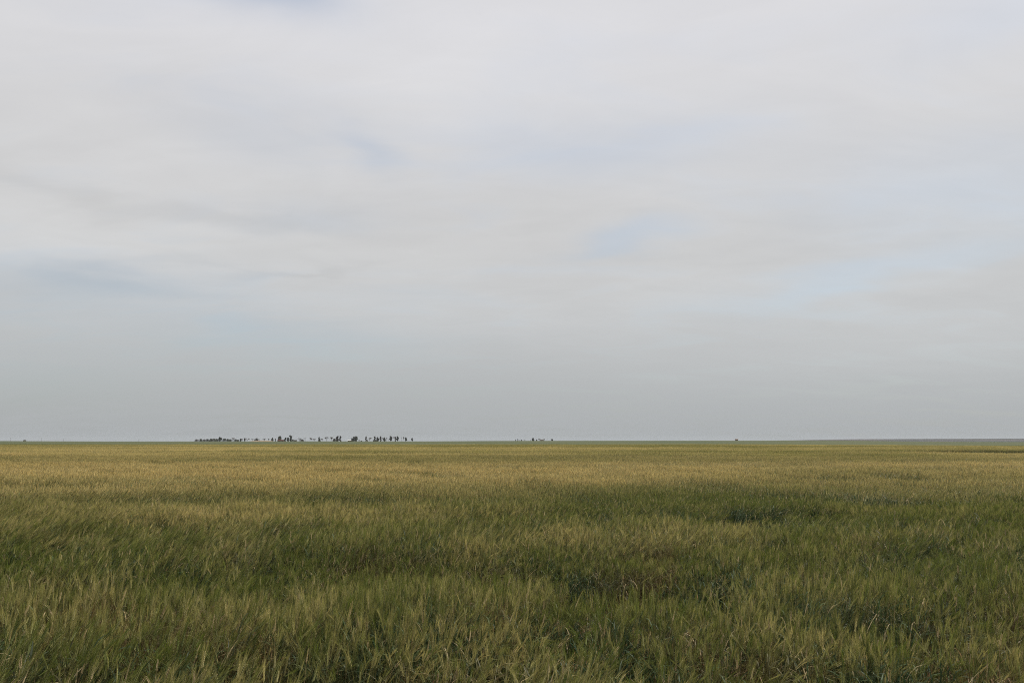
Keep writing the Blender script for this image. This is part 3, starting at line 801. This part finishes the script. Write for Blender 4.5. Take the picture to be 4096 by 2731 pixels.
# ------------------------------------------------------------------ world: NISHITA sky under a veil of high cloud
SUN_EL, SUN_AZ = R(56), R(58)          # azimuth measured from +Y (view direction) towards +X
w = bpy.data.worlds.new('World'); scene.world = w; w.use_nodes = True
nt = w.node_tree; N, L = nt.nodes, nt.links; N.clear()
out = N.new('ShaderNodeOutputWorld'); bg = N.new('ShaderNodeBackground')
sky = N.new('ShaderNodeTexSky'); sky.sky_type = 'NISHITA'; sky.sun_disc = False
sky.sun_elevation = SUN_EL; sky.sun_rotation = SUN_AZ; sky.air_density = 1.0; sky.dust_density = 2.0
tc = N.new('ShaderNodeTexCoord')
def math_(op, a, b=None, c=None, clamp=False):
    n = N.new('ShaderNodeMath'); n.operation = op; n.use_clamp = clamp
    for i, v in enumerate((a, b, c)):
        if v is None: continue
        if isinstance(v, (int, float)): n.inputs[i].default_value = v
        else: L.new(v, n.inputs[i])
    return n.outputs[0]
def mixc(f, a, b):
    m = N.new('ShaderNodeMix'); m.data_type = 'RGBA'
    if isinstance(f, (int, float)): m.inputs[0].default_value = f
    else: L.new(f, m.inputs[0])
    for s, v in ((6, a), (7, b)):
        if isinstance(v, tuple): m.inputs[s].default_value = (*v, 1)
        else: L.new(v, m.inputs[s])
    return m.outputs[2]
sp = N.new('ShaderNodeSeparateXYZ'); L.new(tc.outputs['Generated'], sp.inputs[0])
z = math_('MAXIMUM', sp.outputs['Z'], 0.0)
el = math_('ARCSINE', z)                                   # elevation
az = math_('ARCTAN2', sp.outputs['X'], sp.outputs['Y'])    # azimuth from +Y
# cloud-plane coordinates: a layer overhead, so streaks flatten towards the horizon
den = math_('ADD', z, .16)
cx = math_('DIVIDE', sp.outputs['X'], den); cy = math_('DIVIDE', sp.outputs['Y'], den)
cb = N.new('ShaderNodeCombineXYZ'); L.new(cx, cb.inputs[0]); L.new(cy, cb.inputs[1])
def noise(vec, scale, sxyz, detail=4, rough=.5, dist=0, loc=(0, 0, 0), rz=0):
    mp = N.new('ShaderNodeMapping'); mp.inputs['Scale'].default_value = sxyz; mp.inputs['Location'].default_value = loc
    mp.inputs['Rotation'].default_value = (0, 0, rz); L.new(vec, mp.inputs[0])
    n = N.new('ShaderNodeTexNoise'); n.inputs['Scale'].default_value = scale; n.inputs['Detail'].default_value = detail
    n.inputs['Roughness'].default_value = rough; n.inputs['Distortion'].default_value = dist
    L.new(mp.outputs[0], n.inputs['Vector']); return n.outputs['Fac']
n1 = noise(cb.outputs[0], 1.1, (.8, 1.3, 1), 5, .48, .6, (3.1, .4, 0), .25)
n2 = noise(cb.outputs[0], 2.6, (.7, 1.5, 1), 5, .5, .8, (7.7, 2.2, 0), .3)
nw = noise(cb.outputs[0], 2.0, (1, 1.4, 1), 4, .5, .5, (1.3, 5.2, 0), 0)
nw2 = noise(cb.outputs[0], 2.0, (1, 1.4, 1), 4, .5, .5, (9.3, 3.2, 4), 0)
# base veil colour against elevation (radians), light comes from the thinner cloud overhead
def rampf(f, stops, maxv):
    r = ramp(N, [(p / maxv, c) for p, c in stops]); s = math_('DIVIDE', f, maxv, clamp=True); L.new(s, r.inputs[0]); return r.outputs[0]
veil = rampf(el, [(0, (.405, .425, .435)), (.06, (.463, .482, .488)), (.14, (.54, .553, .560)), (.24, (.615, .618, .62)), (.36, (.66, .66, .67)), (.50, (.70, .70, .725)), (1.57, (.72, .72, .74))], 1.57)
kf = N.new('ShaderNodeMapRange'); kf.interpolation_type = 'SMOOTHSTEP'; kf.inputs[1].default_value = .04; kf.inputs[2].default_value = .22; L.new(el, kf.inputs[0])
n5 = noise(cb.outputs[0], 4.2, (.8, 1.5, 1), 7, .55, 1.3, (2.2, 6.1, 2), .6)
bsum = math_('ADD', math_('MULTIPLY_ADD', n5, .085, -.0425), math_('ADD', math_('MULTIPLY_ADD', n1, .16, -.08), math_('MULTIPLY_ADD', n2, .13, -.065)))
bright = math_('MULTIPLY_ADD', bsum, kf.outputs[0], 1.0)
vs = N.new('ShaderNodeVectorMath'); vs.operation = 'SCALE'; L.new(veil, vs.inputs[0]); L.new(bright, vs.inputs['Scale'])
veil2 = vs.outputs[0]
# clear blue sky seen thinly through gaps
blue = N.new('ShaderNodeVectorMath'); blue.operation = 'SCALE'; L.new(sky.outputs[0], blue.inputs[0]); blue.inputs['Scale'].default_value = .128
teal = N.new('ShaderNodeVectorMath'); teal.operation = 'MULTIPLY'; L.new(blue.outputs[0], teal.inputs[0]); teal.inputs[1].default_value = (.86, .97, 1.0)
# gaps: general noise plus named patches (photo columns/rows turned into azimuth and elevation)
gapf = N.new('ShaderNodeMapRange'); gapf.inputs[1].default_value = .50; gapf.inputs[2].default_value = .75; gapf.inputs[3].default_value = 0; gapf.inputs[4].default_value = .14
L.new(n2, gapf.inputs[0]); gap = gapf.outputs[0]
wx = math_('MULTIPLY_ADD', nw, .16, -.08); wy = math_('MULTIPLY_ADD', nw2, .07, -.035)
azw = math_('ADD', az, wx); elw = math_('ADD', el, wy)
def blob(px, py, rx, ry, rot=0.0, amt=1.0, soft=1.0):
    """soft ellipse at photo position (2352 px wide view), radii in the same pixels"""
    k = 4096 / 2352; x = (px * k - 2048) / F; v = (1365.5 - py * k) / F
    up = v * math.cos(PITCH) + math.sin(PITCH); fw = math.cos(PITCH) - v * math.sin(PITCH)
    a0 = math.atan2(x, fw); e0 = math.atan2(up, math.hypot(x, fw)); s = k / F
    da = math_('SUBTRACT', azw, a0); de = math_('SUBTRACT', elw, e0)
    c, sn = math.cos(rot), math.sin(rot)
    p = math_('ADD', math_('MULTIPLY', da, c / (rx * s)), math_('MULTIPLY', de, sn / (rx * s)))
    q = math_('ADD', math_('MULTIPLY', da, -sn / (ry * s)), math_('MULTIPLY', de, c / (ry * s)))
    r2 = math_('ADD', math_('MULTIPLY', p, p), math_('MULTIPLY', q, q))
    return math_('MULTIPLY', math_('EXPONENT', math_('MULTIPLY', r2, -1.0)), amt)
for b_ in [(620, -30, 190, 50, 0, .55), (840, 345, 95, 32, -.45, .26), (560, 290, 200, 60, -.15, .14), (2180, 590, 300, 34, .12, .2), (1830, 670, 220, 36, .15, .22),
           (1440, 560, 140, 28, .15, .32), (330, 655, 190, 40, .1, .28), (620, 775, 330, 55, 0, .26), (2200, 430, 300, 90, 0, .24), (1300, 350, 260, 70, 0, .16),
           (2290, 20, 200, 80, 0, .18), (50, 640, 160, 60, 0, .2), (60, 880, 250, 60, 0, .16), (1500, 330, 350, 80, 0, .12), (700, 500, 160, 40, .1, .15)]:
    gap = math_('ADD', gap, blob(*b_))
gap = math_('MINIMUM', math_('MULTIPLY', gap, .85), .8)
# darker and lighter streaks of cloud
dk = None
for b_ in [(140, 450, 260, 26, -.2, .06), (440, 490, 210, 18, -.06, .08), (300, 655, 200, 24, .05, .06), (660, 624, 170, 9, 0, .07), (800, 900, 900, 80, 0, .03)]:
    v = blob(*b_); dk = v if dk is None else math_('ADD', dk, v)
lt = None
for b_ in [(180, 560, 330, 60, 0, .07), (820, 600, 320, 45, 0, .06), (420, 520, 180, 22, 0, .05), (700, 700, 400, 50, 0, .03), (1050, 240, 500, 160, -.2, .03), (2200, 200, 500, 110, 0, .03), (1700, 650, 260, 60, 0, .04), (2150, 790, 500, 90, .05, .07), (1300, 740, 400, 60, 0, .03)]:
    v = blob(*b_); lt = v if lt is None else math_('ADD', lt, v)
gain = math_('SUBTRACT', math_('ADD', lt, 1.0), dk)
v3 = N.new('ShaderNodeVectorMath'); v3.operation = 'SCALE'; L.new(veil2, v3.inputs[0]); L.new(gain, v3.inputs['Scale'])
fin = mixc(gap, v3.outputs[0], teal.outputs[0])
L.new(fin, bg.inputs['Color']); bg.inputs['Strength'].default_value = 1.0
L.new(bg.outputs[0], out.inputs['Surface'])

sd = bpy.data.lights.new('sun', 'SUN'); sd.energy = 3.8; sd.angle = R(1.5); sd.color = (1, .95, .87)
so = bpy.data.objects.new('sun', sd); COL.objects.link(so)
dv = Vector((math.sin(SUN_AZ) * math.cos(SUN_EL), math.cos(SUN_AZ) * math.cos(SUN_EL), math.sin(SUN_EL)))
so.rotation_euler = dv.to_track_quat('Z', 'Y').to_euler()

scene.view_settings.view_transform = 'Standard'; scene.view_settings.look = 'None'
scene.view_settings.exposure = 0; scene.view_settings.gamma = 1
scene.render.engine = 'CYCLES'
scene.cycles.pixel_filter_type = 'BLACKMAN_HARRIS'; scene.cycles.filter_width = 1.05
scene.cycles.use_denoising = False
scene.cycles.max_bounces = 6; scene.cycles.volume_bounces = 1
